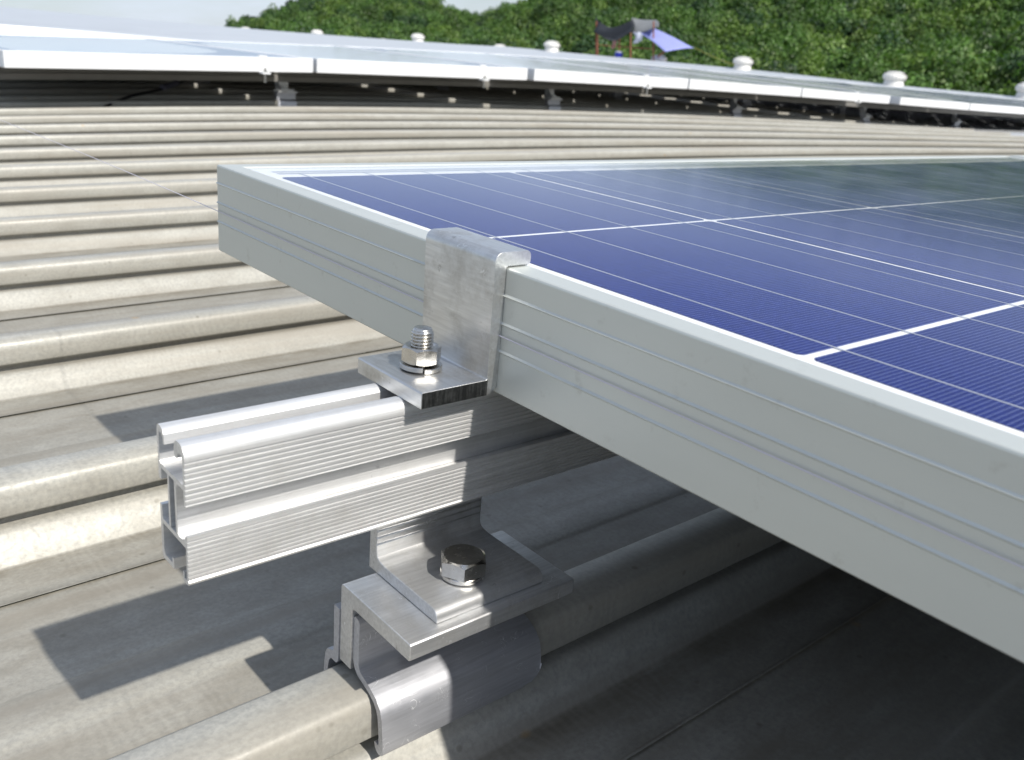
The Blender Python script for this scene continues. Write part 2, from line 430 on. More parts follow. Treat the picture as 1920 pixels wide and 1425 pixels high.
# ------------------------------------------------------------------ near solar panel
H = .0471
PW, PL = .985, 1.660
panel = thing('solar_panel', 'large blue solar panel in the foreground with a grey aluminium frame', 'solar panel', (0, 0, -H))
def groove_list(zs, w=.0007, d=-.0006):
    out = []
    for z in zs: out += [(0, z + w), (d, z), (0, z - w)]
    return out
FP = [(.0099, -.0018), (.0101, -.0003), (.0098, 0), (.0013, 0), (.0007, -.0001), (.0003, -.0003), (.0001, -.0007), (0, -.0012)] \
    + groove_list([-.0100, -.0204, -.0308]) + [(0, -H + .0006), (.0006, -H), (.030, -H), (.030, -H + .0016), (.0016, -H + .0016), (.0016, -.0076), (.010, -.0076), (.010, -.0062), (.0016, -.0062), (.0016, -.0018)]
def frame_side(axis):
    n = len(FP); vs = []
    if axis == 'L': ends = [lambda d: (d, -d), lambda d: (d, -PL + d)]
    if axis == 'R': ends = [lambda d: (PW - d, -PL + d), lambda d: (PW - d, -d)]
    if axis == 'T': ends = [lambda d: (PW - d, -d), lambda d: (d, -d)]
    if axis == 'B': ends = [lambda d: (d, -PL + d), lambda d: (PW - d, -PL + d)]
    for e in ends:
        for d, z in FP: x, y = e(d); vs.append((x, y, z))
    fs = [tuple(range(n)), tuple(range(2 * n - 1, n - 1, -1))] + [(i, (i + 1) % n, n + (i + 1) % n, n + i) for i in range(n)]
    return poly('frame_side', vs, fs, ANO, panel, smooth=28)
for a in 'LRTB': frame_side(a)
MB().box(.0102, PW - .0102, -PL + .0102, -.0102, -.0030, -.0014).build('backsheet', BACKSHEET, panel)
MB().box(.0102, PW - .0102, -PL + .0102, -.0102, -.0060, -.0031).build('added_shade_cover', BLACKP, panel)  # unseen black sheet, added to cut bounced light under the panel
CX0, CY0, CPX, CPY = .0159, -.0375, .1588, .1585
CWX, CWY, CH = CPX - .0032, CPY - .0032, .0016
cme = None
def octo(w, h, c, z0, z1):
    o = [(c, 0), (w - c, 0), (w, c), (w, h - c), (w - c, h), (c, h), (0, h - c), (0, c)]
    return [(x, y, z0) for x, y in o] + [(x, y, z1) for x, y in o], [tuple(range(7, -1, -1)), tuple(range(8, 16))] + [(i, (i + 1) % 8, 8 + (i + 1) % 8, 8 + i) for i in range(8)]
v_, f_ = octo(CWX, CWY, CH, 0, .00022)
cme = bpy.data.meshes.new('cell'); cme.from_pydata(v_, [], f_); cme.materials.append(CELL)
for i in range(6):
    for j in range(10):
        o = bpy.data.objects.new('cell', cme); COL.objects.link(o); o.parent = panel
        o.location = (CX0 + i * CPX + .0016, CY0 - (j + 1) * CPY + .0015, -.00135 + H)
for i in range(6):
    for b in range(4):
        x = CX0 + i * CPX + .01836 + b * .0397
        MB().box(x - .00042, x + .00042, CY0 - 10 * CPY - .010, CY0 + .010, -.00111, -.00104).build('busbar', BUSBAR, panel)
for y in (CY0 + .0105, CY0 + .0165):
    MB().box(CX0 + .006, CX0 + 6 * CPX - .006, y - .0017, y + .0017, -.0013, -.0012).build('cross_ribbon', BUSBAR, panel)
poly('glass', [(.0102, -PL + .0102, -.0005), (PW - .0102, -PL + .0102, -.0005), (PW - .0102, -.0102, -.0005), (.0102, -.0102, -.0005)], [(0, 1, 2, 3)], GLASS, panel, keep=True)

# the neighbouring panels of the same array, a finger's width away
def copy_panel(dx, dy, lab):
    r = panel.copy(); COL.objects.link(r); r.matrix_world = root_matrix((dx, dy, -H)); tag(r, lab, 'solar panel', 'panels of the foreground array')
    for ch in list(panel.children):
        c = ch.copy(); COL.objects.link(c); c.parent = r
panel['group'] = 'panels of the foreground array'
copy_panel(PW + .020, 0, 'next blue panel to the right of the clamped one, only its far edge in view')
copy_panel(2 * PW + .040, 0, 'unseen third panel of the foreground array, added to block light, out beyond the right picture edge')  # third column is added to close off light under the array
copy_panel(2 * PW + .040, -PL - .020, 'unseen corner panel of the foreground array, added to block light, furthest right and nearest, out of the picture')
copy_panel(0, -PL - .020, 'panel of the foreground row nearest the camera, beyond the bottom right edge')
copy_panel(PW + .020, -PL - .020, 'panel of the foreground row on the far right, beyond the picture edge')

# ------------------------------------------------------------------ mounting rail
rail = thing('mounting_rail', 'ribbed aluminium rail with an open sawn end sticking out under the blue panel', 'rail', (-.113, -.2247, -.0955))
YF, YB = -.2358, -.2136
def ribbed(y, z0, z1, n, sgn):      # outer wall going down from z0 to z1, notches cut in by .0006
    out = []; p = (z0 - z1) / n
    for i in range(n):
        z = z0 - i * p
        out += [(y, z), (y, z - p * .52), (y + sgn * .0007, z - p * .70), (y + sgn * .0006, z - p * .93)]
    return out + [(y, z1)]
upper = [(-.2158, -.0662), (-.2138, -.0662)] + list(reversed(ribbed(YB, -.0520, -.0655, 8, -1))) + \
    [(YB, -.0492), (-.2141, -.0479), (-.2152, -.0472), (-.2168, -.0473), (-.2184, -.0480), (-.2194, -.0493), (-.2198, -.0526), (-.2189, -.0528), (-.2184, -.0506), (-.2172, -.0493), (-.2158, -.0493), (-.2151, -.0503), (-.2151, -.0598), (-.2158, -.0606),
     (-.2334, -.0606), (-.2341, -.0600), (-.2341, -.0518), (-.2334, -.0508), (-.2320, -.0507), (-.2306, -.0512), (-.2300, -.0530), (-.2288, -.0536), (-.2279, -.0526), (-.2277, -.0502), (-.2282, -.0484), (-.2293, -.0474), (-.2310, -.0471), (-.2330, -.0473), (-.2345, -.0482), (-.2354, -.0495)] + \
    ribbed(YF, -.0514, -.0672, 9, 1) + [(-.2342, -.0674), (-.2341, -.0621), (-.2160, -.0621)]
XE = 1.02
MB().prism_x(upper, -.113, XE).build('upper_channel', RAIL, rail, smooth=30)
MB().prism_x([(-.2211, -.06212), (-.2211, -.0804), (-.2224, -.0804), (-.2224, -.06212)], -.1130, XE).build('web', RAIL, rail)
MB().prism_x([(-.2266, -.06212), (-.2266, -.08040), (-.2282, -.08040), (-.2282, -.0790), (-.2279, -.0640), (-.2288, -.06212)], -.1130, XE).build('web', RAIL, rail, smooth=40)
lower = [(-.2300, -.0805), (-.2320, -.0802), (-.2338, -.0792), (-.2345, -.0778), (YF, -.0778)] + ribbed(YF, -.0784, -.0937, 10, 1)[:-1] + [(YF, -.0942), (-.2353, -.0952), (-.2340, -.0955), (-.2318, -.0955), (-.2312, -.0948), (-.2312, -.0918), (-.2322, -.0918), (-.2324, -.0940), (-.2342, -.0938), (-.2344, -.0822), (-.2154, -.0822), (-.2154, -.0920), (-.2165, -.0936),
        (-.2222, -.0936), (-.2224, -.0914), (-.2236, -.0914), (-.2238, -.0952), (-.2150, -.0955), (-.2140, -.0948), (-.2136, -.0935), (-.2136, -.0756), (-.2152, -.0756), (-.2154, -.0805)]
MB().prism_x(lower, -.113, XE).build('lower_channel', RAIL, rail, smooth=30)

# ------------------------------------------------------------------ end clamp with its nut
clamp = thing('end_clamp', 'scuffed Z shaped aluminium end clamp gripping the blue panel edge', 'clamp', (-.017, -.2235, -.0471))
def arc(cx, cz, r, a0, a1, n=5):
    return [(cx + r * math.cos(math.radians(a0 + (a1 - a0) * i / n)), cz + r * math.sin(math.radians(a0 + (a1 - a0) * i / n))) for i in range(n + 1)]
teeth = []
for i in range(12):
    x = .0004 + i * .00082; teeth += [(x, .0003), (x + .0004, .0008)]
cp = [(-.0335, -.0471)] + arc(-.0046, -.0425, .0046, -90, 0, 6) + [(-.0002, 0.0003)] + teeth + arc(.0092, .0020, .0017, -90, 0, 4) + arc(.0086, .0034, .0023, 0, 90, 4) + arc(-.0020, .0022, .0035, 90, 180, 6) + [(-.0048, -.039)] + arc(-.0056, -.0402, .0009, 0, -90, 3) + [(-.0331, -.0411), (-.0336, -.0416)]
MB().prism_y(cp, -.2028, -.2445).build('clamp_body', CLAMP, clamp, smooth=30, bevel=.00025, seg=1)

MB().box(-.0332, -.0048, -.24478, -.24452, -.04695, -.04125).build('cut_face_reflection', CUT_REFL, clamp)  # thin slab over the end; its dark colour stands for a reflection
def hexnut(mb, c, af, h, a0, hole, chamf_b=True, seg=72):
    ap = af / 2; rc = ap * .92; rows = []; tan = math.tan(math.radians(30))
    def rh(t):
        u = ((t - a0 + math.pi / 6) % (math.pi / 3)) - math.pi / 6
        # corner at a0: distance to the nearest face direction
        w = ((t - a0) % (math.pi / 3)) - math.pi / 6
        return ap / math.cos(w)
    ts = [a0 + 2 * math.pi * k / seg for k in range(seg)]
    P = lambda r, t, z: (c[0] + r * math.cos(t), c[1] + r * math.sin(t), c[2] + z)
    if hole: rows.append([P(hole, t, h - .0006) for t in ts]); 
    if hole: rows.append([P(hole + .0006, t, h) for t in ts])
    else: rows.append([P(.0004, t, h) for t in ts])
    rows.append([P(rc, t, h) for t in ts])
    rows.append([P(rh(t), t, h - (rh(t) - rc) * tan) for t in ts])
    rows.append([P(rh(t), t, ((rh(t) - rc) * tan if chamf_b else 0)) for t in ts])
    rows.append([P(rc, t, 0) for t in ts])
    rows.append([P(.001, t, 0) for t in ts])
    mb.rings(rows); return mb
NC = (-.0193, -.2232)
zt = -.0411
def spring_washer(c, ro, ri, h, gap_az, rise=.0006, name='spring_washer', parent=None):
    n = 60; rows = []; g = math.radians(2.6)
    for i in range(n + 1):
        t = gap_az + g + (2 * math.pi - 2 * g) * i / n; dz = rise * (i / n)
        rows.append([(c[0] + r * math.cos(t), c[1] + r * math.sin(t), c[2] + z + dz) for r, z in ((ri, 0), (ro - .0003, 0), (ro, .0003), (ro, h - .0003), (ro - .0003, h), (ri, h))])
    mb = MB(); mb.rings(rows); return mb.build(name, STEEL, parent, smooth=35)
spring_washer((NC[0], NC[1], zt + .0001), .0079, .0044, .0019, math.radians(243), parent=clamp)
hexnut(MB(), (NC[0], NC[1], zt + .0027), .0130, .0064, math.radians(222), .0044).build('nut', STEEL, clamp, smooth=25)
def thread(c, z0, z1, r0, pitch, name, parent, amp=.00042):
    seg = 40; nz = int((z1 - z0) / pitch * 10); rows = []
    for i in range(nz + 1):
        z = z0 + (z1 - z0) * i / nz; row = []
        for k in range(seg):
            t = 2 * math.pi * k / seg; ph = ((z - z0) / pitch - t / (2 * math.pi)) % 1
            tri = abs(ph * 2 - 1); r = r0 - amp * 2 * (1 - min(1, tri * 1.25)) ** 1.3
            if z > z1 - .0012: r = min(r, r0 - .0002 - (z - (z1 - .0012)) * .65)
            row.append((c[0] + r * math.cos(t), c[1] + r * math.sin(t), z))
        rows.append(row)
    rr = r0 - .0013
    rows.append([(c[0] + rr * .6 * math.cos(2 * math.pi * k / seg), c[1] + rr * .6 * math.sin(2 * math.pi * k / seg), z1 + .0001) for k in range(seg)])
    return MB().rings(rows).build(name, STEEL, parent, smooth=60)
thread(NC, zt - .004, -.0255, .0042, .00125, 'threaded_stud', clamp)
# head of the sliding bolt, seen in the rail slot behind the clamp plate
# ------------------------------------------------------------------ L bracket under the rail
lb = thing('angle_bracket', 'small aluminium angle bracket bolted flat onto the rib clamp below the rail', 'bracket', (-.003, -.235, -.130))
leg = [(-.2082, -.1300)] + [(-.2082, -.060), (-.2134, -.060)]
z = -.094
while z > -.1165:
    leg += [(-.2134, z), (-.2134, z - .0021), (-.2129, z - .0024), (-.2134, z - .0027)]; z -= .0030
leg += [(-.2134, -.1205), (-.2140, -.1228), (-.2155, -.1240), (-.2175, -.1243), (-.2190, -.1246), (-.2515, -.1246), (-.2533, -.1251), (-.2546, -.1263), (-.2553, -.1280), (-.2554, -.1297), (-.2552, -.1300)]
MB().prism_x(leg, -.0288, .0240).build('bracket_plate', PLATE, lb, smooth=35, bevel=.00025, seg=1)
BC = (-.0062, -.2405)
spring_washer((BC[0], BC[1], -.1245), .0088, .0052, .0021, math.radians(300), parent=lb)
hexnut(MB(), (BC[0], BC[1], -.1217), .0170, .0066, math.radians(222 + 14), None, chamf_b=False).build('bolt_head', STEEL, lb, smooth=25)
MB().lathe([(.0050, 0), (.0050, .012)], (BC[0], BC[1], -.1335), 24).build('bolt_shank', STEEL, lb)

# ------------------------------------------------------------------ rib clamp gripping the roof rib
rib = thing('rib_clamp', 'three piece aluminium clamp biting on the nearest roof rib under the angle bracket', 'clamp', (-.003, -.222, -.170))
bp_ = [(-.2208, -.1660), (-.2128, -.1660), (-.2124, -.1650), (-.2124, -.1318), (-.2130, -.1306), (-.2142, -.1301), (-.2600, -.1301), (-.2606, -.1306), (-.2606, -.1368), (-.2600, -.1372), (-.2222, -.1372), (-.2208, -.1382)]
MB().prism_x(bp_, -.0440, .0370).build('clamp_angle', PLATE, rib, smooth=35, bevel=.0003, seg=2)
def jaw_outline(x0, x1, y_top, rcut):
    pass
fj = [(-.2210, -.1415), (-.2218, -.1408), (-.2240, -.1412), (-.2252, -.1425), (-.2252, -.1600), (-.2256, -.1622), (-.2268, -.1640), (-.2300, -.1652), (-.2345, -.1668), (-.2388, -.1690), (-.2418, -.1722), (-.2432, -.1760), (-.2445, -.1850), (-.2450, -.1905), (-.2442, -.1924), (-.2424, -.1932), (-.2404, -.1926), (-.2392, -.1910), (-.2386, -.1890),
      (-.2398, -.1886), (-.2410, -.1892), (-.2418, -.1884), (-.2416, -.1850), (-.2403, -.1765), (-.2391, -.1738), (-.2370, -.1714), (-.2335, -.1695), (-.2290, -.1680), (-.2250, -.1668), (-.2228, -.1650), (-.2215, -.1625), (-.2210, -.1600)]
fo = MB(); n = len(fj)
xsj = [-.0430, .0250, .0300, .0345, .0375, .0392, .0398]
vs = []
for i, x in enumerate(xsj):
    # the two right hand corners of the jaw are rounded: shrink top and bottom towards the end
    e = max(0, x - .0250) / .0148; s = 1 - math.sqrt(max(0, 1 - e * e)); lo, hi = -.1932 + .010 * s, -.1408 - .012 * s
    for y, z_ in fj:
        zz = min(max(z_, lo), hi)
        if z_ < lo: yy = y + (-.2432 - y) * .5 * s * 0 + 0
        vs.append((x, y, zz))
fs = [tuple(range(n)), tuple((len(xsj) - 1) * n + i for i in range(n - 1, -1, -1))]
for k in range(len(xsj) - 1):
    for i in range(n):
        j = (i + 1) % n; fs.append((k * n + i, k * n + j, (k + 1) * n + j, (k + 1) * n + i))
poly('front_jaw', vs, fs, JAW, rib, smooth=40)
rj = [(-.2122, -.1425), (-.2086, -.1420), (-.2082, -.1440), (-.2086, -.1620), (-.2082, -.1645), (-.2060, -.1652), (-.2035, -.1662), (-.2020, -.1690), (-.2012, -.1740), (-.2008, -.1830), (-.2014, -.1925), (-.2050, -.1930), (-.2052, -.1905), (-.2036, -.1890), (-.2040, -.1760), (-.2050, -.1710), (-.2066, -.1690), (-.2088, -.1690), (-.2108, -.1688), (-.2122, -.1670)]
MB().prism_x(rj, -.0445, .0370).build('rear_jaw', JAW, rib, smooth=40)
# cross bolt tying the jaws together
def cross_bolt(x, zc):
    mb = MB(); mb.tube([(x, -.2250, zc), (x, -.2345, zc)], .0040, 20); mb.build('cross_bolt', STEEL, rib)
    hn = MB(); a = math.radians(10)
    o1 = [(x + .0075 * math.cos(a + k * math.pi / 3), zc + .0075 * math.sin(a + k * math.pi / 3)) for k in range(6)]
    hn.add([(p, -.2254, q) for p, q in o1] + [(p, -.2305, q) for p, q in o1], [tuple(range(6)), tuple(range(11, 5, -1))] + [(i, (i + 1) % 6, 6 + (i + 1) % 6, 6 + i) for i in range(6)])
    hn.build('cross_nut', STEEL, rib, bevel=.0003)
cross_bolt(-.0215, -.1505)

# ------------------------------------------------------------------ string line along the panel edge
st = MB(); pts = []
for i in range(60):
    y = -1.9 + 4.6 * i / 59
    z = -.0247 - (max(0, y) ** 1.0) * .0075 + (.0006 * math.sin(y * 9) if y > 0 else 0)
    pts.append((-.0009 - max(0, y) * .004, y, z))
st.tube(pts, .00022, 6)
o = st.build('string_line', NYLON, None); tag(o, 'thin pale string line stretched along the edge of the foreground panel across the roof', 'string')

# ------------------------------------------------------------------ far array
def wz(X):
    if X > 8: return wz(8.0) - (X - 8) * .0056
    return -.09275 + .0563 * X - .01131 * X * X + .000641 * X ** 3
SX = [.87, 1.85, 2.6, 3.85, 5.56, 8.0, 13.]; SS = [-.0138, -.0099, -.0051, .0114, .0263, .0330, .030]
def slope(X): return float(np.interp(X, SX, SS))
AY, AL = 2.68, 1.66
def az(X, Y): return wz(X) + slope(X + .5) * (Y - AY)
edges = [(.499, 1.516), (1.532, 2.549), (2.589, 3.630), (3.642, 4.644), (4.656, 5.657), (5.796, 6.80), (6.815, 7.80), (7.815, 8.81), (8.825, 9.82), (9.835, 10.83), (10.845, 11.84), (11.855, 12.85)]
names = ['leftmost panel of the back array, its white edge starting at the left picture edge', 'second panel from the left in the back array, left of the wide dark gap', 'third panel from the left in the back array, just right of the wide gap',
         'fourth panel from the left in the back array', 'fifth panel from the left in the back array', 'sixth panel from the left in the back array',
         'seventh panel from the left in the back array', 'eighth panel of the back array, near the right picture edge', 'ninth panel from the left in the back array', 'tenth panel from the left in the back array', 'eleventh panel from the left in the back array', 'last panel at the right end of the back array']
YB2 = 4.341
def far_panel(i, x0, x1, AY=2.68, lab=None):
    lab = lab or names[i]
    base = (x0, AY, az(x0, min(AY, YB2)) - .0490)
    p = thing('solar_panel', lab, 'solar panel', base, 'panels of the back array')
    def zz(x, y):
        t = (x - x0) / (x1 - x0); e = lambda X: az(X, y) if y <= YB2 else az(X, YB2) + (y - YB2) * -.045
        return (1 - t) * e(x0) + t * e(x1)
    def side(a, b, c, d):       # four top corners in plan
        mb = MB(); pl = [a, b, c, d]
        def zq(q):
            return zz(q[0], q[1])
        mb.hexa([(q[0], q[1], zq(q) - .0490) for q in pl] + [(q[0], q[1], zq(q)) for q in pl]); return mb
    w = .011
    side((x0, AY), (x1, AY), (x1 - w, AY + w), (x0 + w, AY + w)).build('frame_side', ANOX, p, bevel=.001, seg=1)
    side((x1, AY), (x1, AY + AL), (x1 - w, AY + AL - w), (x1 - w, AY + w)).build('frame_side', ANOX, p, bevel=.001, seg=1)
    side((x0, AY + AL), (x1, AY + AL), (x1 - w, AY + AL - w), (x0 + w, AY + AL - w)).build('frame_side', ANOX, p, bevel=.001, seg=1)
    side((x0, AY), (x0 + w, AY + w), (x0 + w, AY + AL - w), (x0, AY + AL)).build('frame_side', ANOX, p, bevel=.001, seg=1)
    def slab(xa, xb, ya, yb, top, th):
        return MB().hexa([(x, y, zz(x, y) - top - th) for x, y in ((xa, ya), (xb, ya), (xb, yb), (xa, yb))] + [(x, y, zz(x, y) - top) for x, y in ((xa, ya), (xb, ya), (xb, yb), (xa, yb))])
    slab(x0 + .0112, x1 - .0112, AY + .0112, AY + AL - .0112, .0030, .0014).build('backsheet', BACKSHEET, p)
    slab(x0 + .0112, x1 - .0112, AY + .0112, AY + AL - .0112, .0046, .003).build('added_shade_cover', BLACKP, p)  # added black underside, keeps the space below the array dark
    mb = MB(); cw = (x1 - x0 - .034) / 6; cl = (AL - .07) / 10
    for a in range(6):
        for b_ in range(10):
            xa = x0 + .017 + a * cw; ya = AY + .035 + b_ * cl
            mb.v_ = None
            s = slab(xa + .001, xa + cw - .001, ya + .0015, ya + cl - .0015, .0027, .0002); mb.add(s.v, s.f)
    mb.build('solar_cells', CELL, p)['kind'] = 'stuff'
    g = [(x, y, zz(x, y) - .0015) for x, y in ((x0 + .0112, AY + .0112), (x1 - .0112, AY + .0112), (x1 - .0112, AY + AL - .0112), (x0 + .0112, AY + AL - .0112))]
    poly('glass', g, [(0, 1, 2, 3)], GLASS, p, keep=True)
for i, (a, b) in enumerate(edges): far_panel(i, a, b)
for (a, b), w_ in zip(edges, ('first', 'second', 'third', 'fourth', 'fifth', 'added sixth', 'added seventh', 'added eighth', 'added ninth', 'added tenth', 'added eleventh', 'added twelfth')):  # first four continue the array; the rest are added to shade the roof
    far_panel(0, a, b, AY + AL + .02, w_ + ' panel from the left in the rearmost row, seen edge on behind the back array, added for shade from the fifth on')
# rails and feet under the far array
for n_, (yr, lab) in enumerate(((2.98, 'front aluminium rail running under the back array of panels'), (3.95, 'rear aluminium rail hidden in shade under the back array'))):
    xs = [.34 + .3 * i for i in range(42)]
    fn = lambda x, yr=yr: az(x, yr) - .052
    o = MB().prism_x([(yr, -.050), (yr, -.030), (yr + .006, -.028), (yr + .006, -.020), (yr, -.018), (yr, 0), (yr + .024, 0), (yr + .024, -.050)], 0, 0, xs, fn).build('mounting_rail', SHADE_RAIL, None)
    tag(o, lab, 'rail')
FX = [1.553, 2.98, 4.45, 5.92, 7.29, 8.70, 10.1]
foot_labels = ['leftmost shaded aluminium foot under the back array', 'second aluminium foot from the left under the back array', 'third aluminium foot from the left under the back array',
               'fourth aluminium foot from the left under the back array', 'fifth aluminium foot from the left under the back array', 'sixth aluminium foot from the left under the back array', 'rightmost aluminium foot in view under the back array']
foot0 = None
def rib_y(y):
    k = round((y - Y0R) / PITCH); return Y0R + k * PITCH
def build_foot(x, yr, lab):
    yr_ = rib_y(yr); zr = roof_z(x, yr_) + .0228; zt_ = az(x, yr) - .052 - .050
    f = thing('rib_clamp', lab, 'clamp', (x, yr_, zr), 'rib clamps under the back array')
    y = yr_
    MB().box(x - .040, x + .040, y - .018, y + .030, zr + .030, zr + .037).build('clamp_angle', PLATE, f, bevel=.0006, seg=1)
    MB().prism_x([(y + .002, zr + .029), (y - .002, zr + .029), (y - .002, zr + .006), (y - .012, zr - .002), (y - .015, zr - .024), (y - .011, zr - .024), (y - .009, zr - .001), (y + .002, zr + .002)], x - .040, x + .040).build('front_jaw', JAW, f)
    MB().prism_x([(y + .014, zr + .029), (y + .018, zr + .029), (y + .018, zr + .005), (y + .030, zr - .002), (y + .033, zr - .020), (y + .029, zr - .020), (y + .027, zr + .001), (y + .014, zr + .003)], x - .040, x + .040).build('rear_jaw', JAW, f)
    MB().prism_x([(y - .014, zr + .038), (y + .034, zr + .038), (y + .034, zt_ + .030), (yr + .025 if yr + .025 > y + .034 else y + .039, zt_ + .030), (y + .040, zr + .044), (y + .029, zr + .044), (y - .014, zr + .044)], x - .027, x + .027).build('bracket_plate', PLATE, f)
    hexnut(MB(), (x + .002, y + .004, zr + .0455), .017, .007, .3, None, seg=36).build('bolt_head', STEEL, f)
    return f
for x, lab in zip(FX, foot_labels): build_foot(x, 2.98, lab)
for x, w_ in zip(FX[:5], ('first', 'second', 'third', 'fourth', 'fifth')):
    build_foot(x + .1, 3.95, w_ + ' foot from the left under the rear rail, deep in shade below the back array')
# small clamps gripping the front edge of the far array
for x, w_ in ((1.32, 'first'), (2.30, 'second'), (3.31, 'third'), (5.25, 'fourth')):
    z0 = az(x, AY)
    e = thing('end_clamp', w_ + ' small clamp from the left gripping the white front edge of the back array', 'clamp', (x, AY, z0 - .0490), 'end clamps on the back array')
    MB().prism_x([(AY + .010, z0 + .0003), (AY + .010, z0 + .0045), (AY - .0030, z0 + .0045), (AY - .0030, z0 - .0500), (AY - .030, z0 - .0500), (AY - .030, z0 - .0560), (AY - .0002, z0 - .0560), (AY - .0002, z0 + .0003)], x - .015, x + .015).build('clamp_body', ANOX, e)
    hexnut(MB(), (x, AY - .017, z0 - .0498), .013, .0064, .3, None, seg=36).build('nut', STEEL, e)
    MB().tube([(x, AY - .017, z0 - .085), (x, AY - .017, z0 - .036)], .004, 8).build('threaded_stud', STEEL, e)
# cable with connector under the far left panel
cb = thing('cable', 'black cable with a grey connector hanging below the far left panel of the back array', 'cable', (.87, 3.0, -.24))
pts = []
for i in range(24):
    t = i / 23; x = .86 + .66 * t; y = 2.94 + .55 * t
    pts.append((x, y, -.245 + .045 * math.sin(t * math.pi * .9) + .07 * t * t + .006 * math.sin(t * 11)))
MB().tube(pts, .0055, 8).build('cable_sheath', BLACKP, cb)
MB().tube([tuple(np.array(pts[10]) + np.array((0, -.003, .004))), tuple(np.array(pts[13]) + np.array((0, -.003, .004)))], .011, 10).build('connector', CONN, cb)

# ------------------------------------------------------------------ roof ventilators on the ridge
vent_mesh = {}
def vent(x, y, lab, lean=0, s=1.0):
    zb = (ridge_z(max(y, 9)) if x <= 22.2 else ridge_z(max(y, 9)) - (x - 22.2) * .035) - .02
    t = thing('roof_ventilator', lab, 'ventilator', (x, y, zb), 'turbine ventilators along the roof ridge')
    if not vent_mesh:
        mb = MB().lathe([(.33, -.10), (.30, 0), (.265, .12), (.245, .19)], (x, y, zb), 24); a = mb.build('neck', WHITE, t, smooth=40)
        mb = MB(); nf = 22
        for k in range(nf):       # curved vanes of the turbine head
            a0 = 2 * math.pi * k / nf; prev = None; vv = []; prof = [(.225, .17), (.295, .20), (.325, .255), (.325, .305), (.290, .355), (.215, .392)]
            for j, (r, z_) in enumerate(prof):
                da = .10 * math.sin(j / 5 * math.pi)
                vv += [(x + r * math.cos(a0 + da), y + r * math.sin(a0 + da), zb + z_), (x + (r - .02) * math.cos(a0 + da + .24), y + (r - .02) * math.sin(a0 + da + .24), zb + z_)]
            mb.add(vv, [(2 * j, 2 * j + 1, 2 * j + 3, 2 * j + 2) for j in range(5)])
        b_ = mb.build('vane', WHITE, t, smooth=60)
        mb = MB().lathe([(.22, .165), (.285, .205), (.312, .255), (.312, .305), (.278, .35), (.20, .385)], (x, y, zb), 24); c_ = mb.build('turbine_drum', WHITE, t, smooth=40)
        mb = MB().lathe([(.225, .386), (.240, .392), (.20, .412), (.13, .426), (.03, .431)], (x, y, zb), 24); d_ = mb.build('cap', WHITE, t, smooth=40)
        vent_mesh['src'] = (a, b_, c_, d_)
    else:
        for src in vent_mesh['src']:
            c = src.copy(); COL.objects.link(c); c.parent = t
    t.matrix_world = t.matrix_world @ Matrix.Scale(s, 4)
vents = [(22.2, 8.42, 'white ventilator cut by the right edge of the picture'), (22.2, 11.6, 'rightmost whole white ventilator on the ridge, in front of the green hill'),
         (22.2, 16.15, 'white ventilator on the ridge with the yellow rope passing behind it'), (22.2, 24.1, 'larger white ventilator left of the makeshift canopy'),
         (22.2, 32.1, 'larger right hand ventilator of the pair below the saddle between the hills'), (22.2, 40.3, 'larger right hand ventilator of the pair below the left hilltop'),
         (22.2, 47.9, 'front ventilator of the pair where the left hill begins'), (22.2, 55.0, 'leftmost white ventilator, alone against the sky')]
for x, y, l in vents: vent(x, y, l, s=.88)
back_v = [(26.0, 22.6, 'white ventilator just right of the canopy under the blue tarp'), (26.0, 31.5, 'smaller left hand ventilator of the pair left of the canopy'),
          (26.0, 40.6, 'smaller left hand ventilator of the pair below the saddle'), (26.0, 49.9, 'small far ventilator of the pair below the left hilltop'), (26.0, 58.2, 'small far ventilator half hidden at the foot of the left hill')]
for x, y, l in back_v: vent(x, y, l, s=.88)

# ------------------------------------------------------------------ makeshift canopy on the ridge
def ray_pt(px, py, xplane):
    d = CAM_R.T @ np.array([(px - 960) / FPX, (py - 712.5) / FPX, 1.0]); t = (xplane - CAM_C[0]) / d[0]; return CAM_C + t * d
def fabric(name, col, tr=0.0):
    m, nt, b = new_mat(name); f = noise(nt, 3, 4)
    nt.links.new(mixc(nt, f, tuple(c * .8 for c in col), col), b.inputs['Base Color']); b.inputs['Roughness'].default_value = .7
    if tr:
        t = N(nt, 'ShaderNodeBsdfTranslucent'); t.inputs['Color'].default_value = col + (1,); mx = N(nt, 'ShaderNodeMixShader'); mx.inputs['Fac'].default_value = tr
        out = [n for n in nt.nodes if n.type == 'OUTPUT_MATERIAL'][0]
        nt.links.new(b.outputs[0], mx.inputs[1]); nt.links.new(t.outputs[0], mx.inputs[2]); nt.links.new(mx.outputs[0], out.inputs['Surface'])
    return m
RUST = simple('red_oxide_steel', (.24, .075, .04), .6, 0, .2, 5)
TARPB = fabric('black_tarpaulin', (.028, .032, .04)); TARPG = fabric('grey_tarpaulin', (.16, .17, .18)); TARPL = fabric('blue_tarpaulin', (.42, .46, .86), .35)
CLOTHW = fabric('white_cloth', (.72, .75, .85), .3); CLOTHP = fabric('pink_cloth', (.55, .30, .28)); BLUEP = simple('blue_plastic', (.015, .03, .35), .4)
ROPE = simple('yellow_rope', (.30, .28, .06), .7)
GX = 25.0
G0 = ray_pt(1170, 110, GX)
can = thing('canopy', 'makeshift sun shelter of sagging black and grey tarps on rusty red posts on the ridge', 'canopy', tuple(G0))
def post(px, y0, y1, xp, r=.026, name='post'):
    a = ray_pt(px, y1, xp); b = ray_pt(px + .5, y0, xp); MB().tube([tuple(a), tuple(b)], r, 8).build(name, RUST, can)
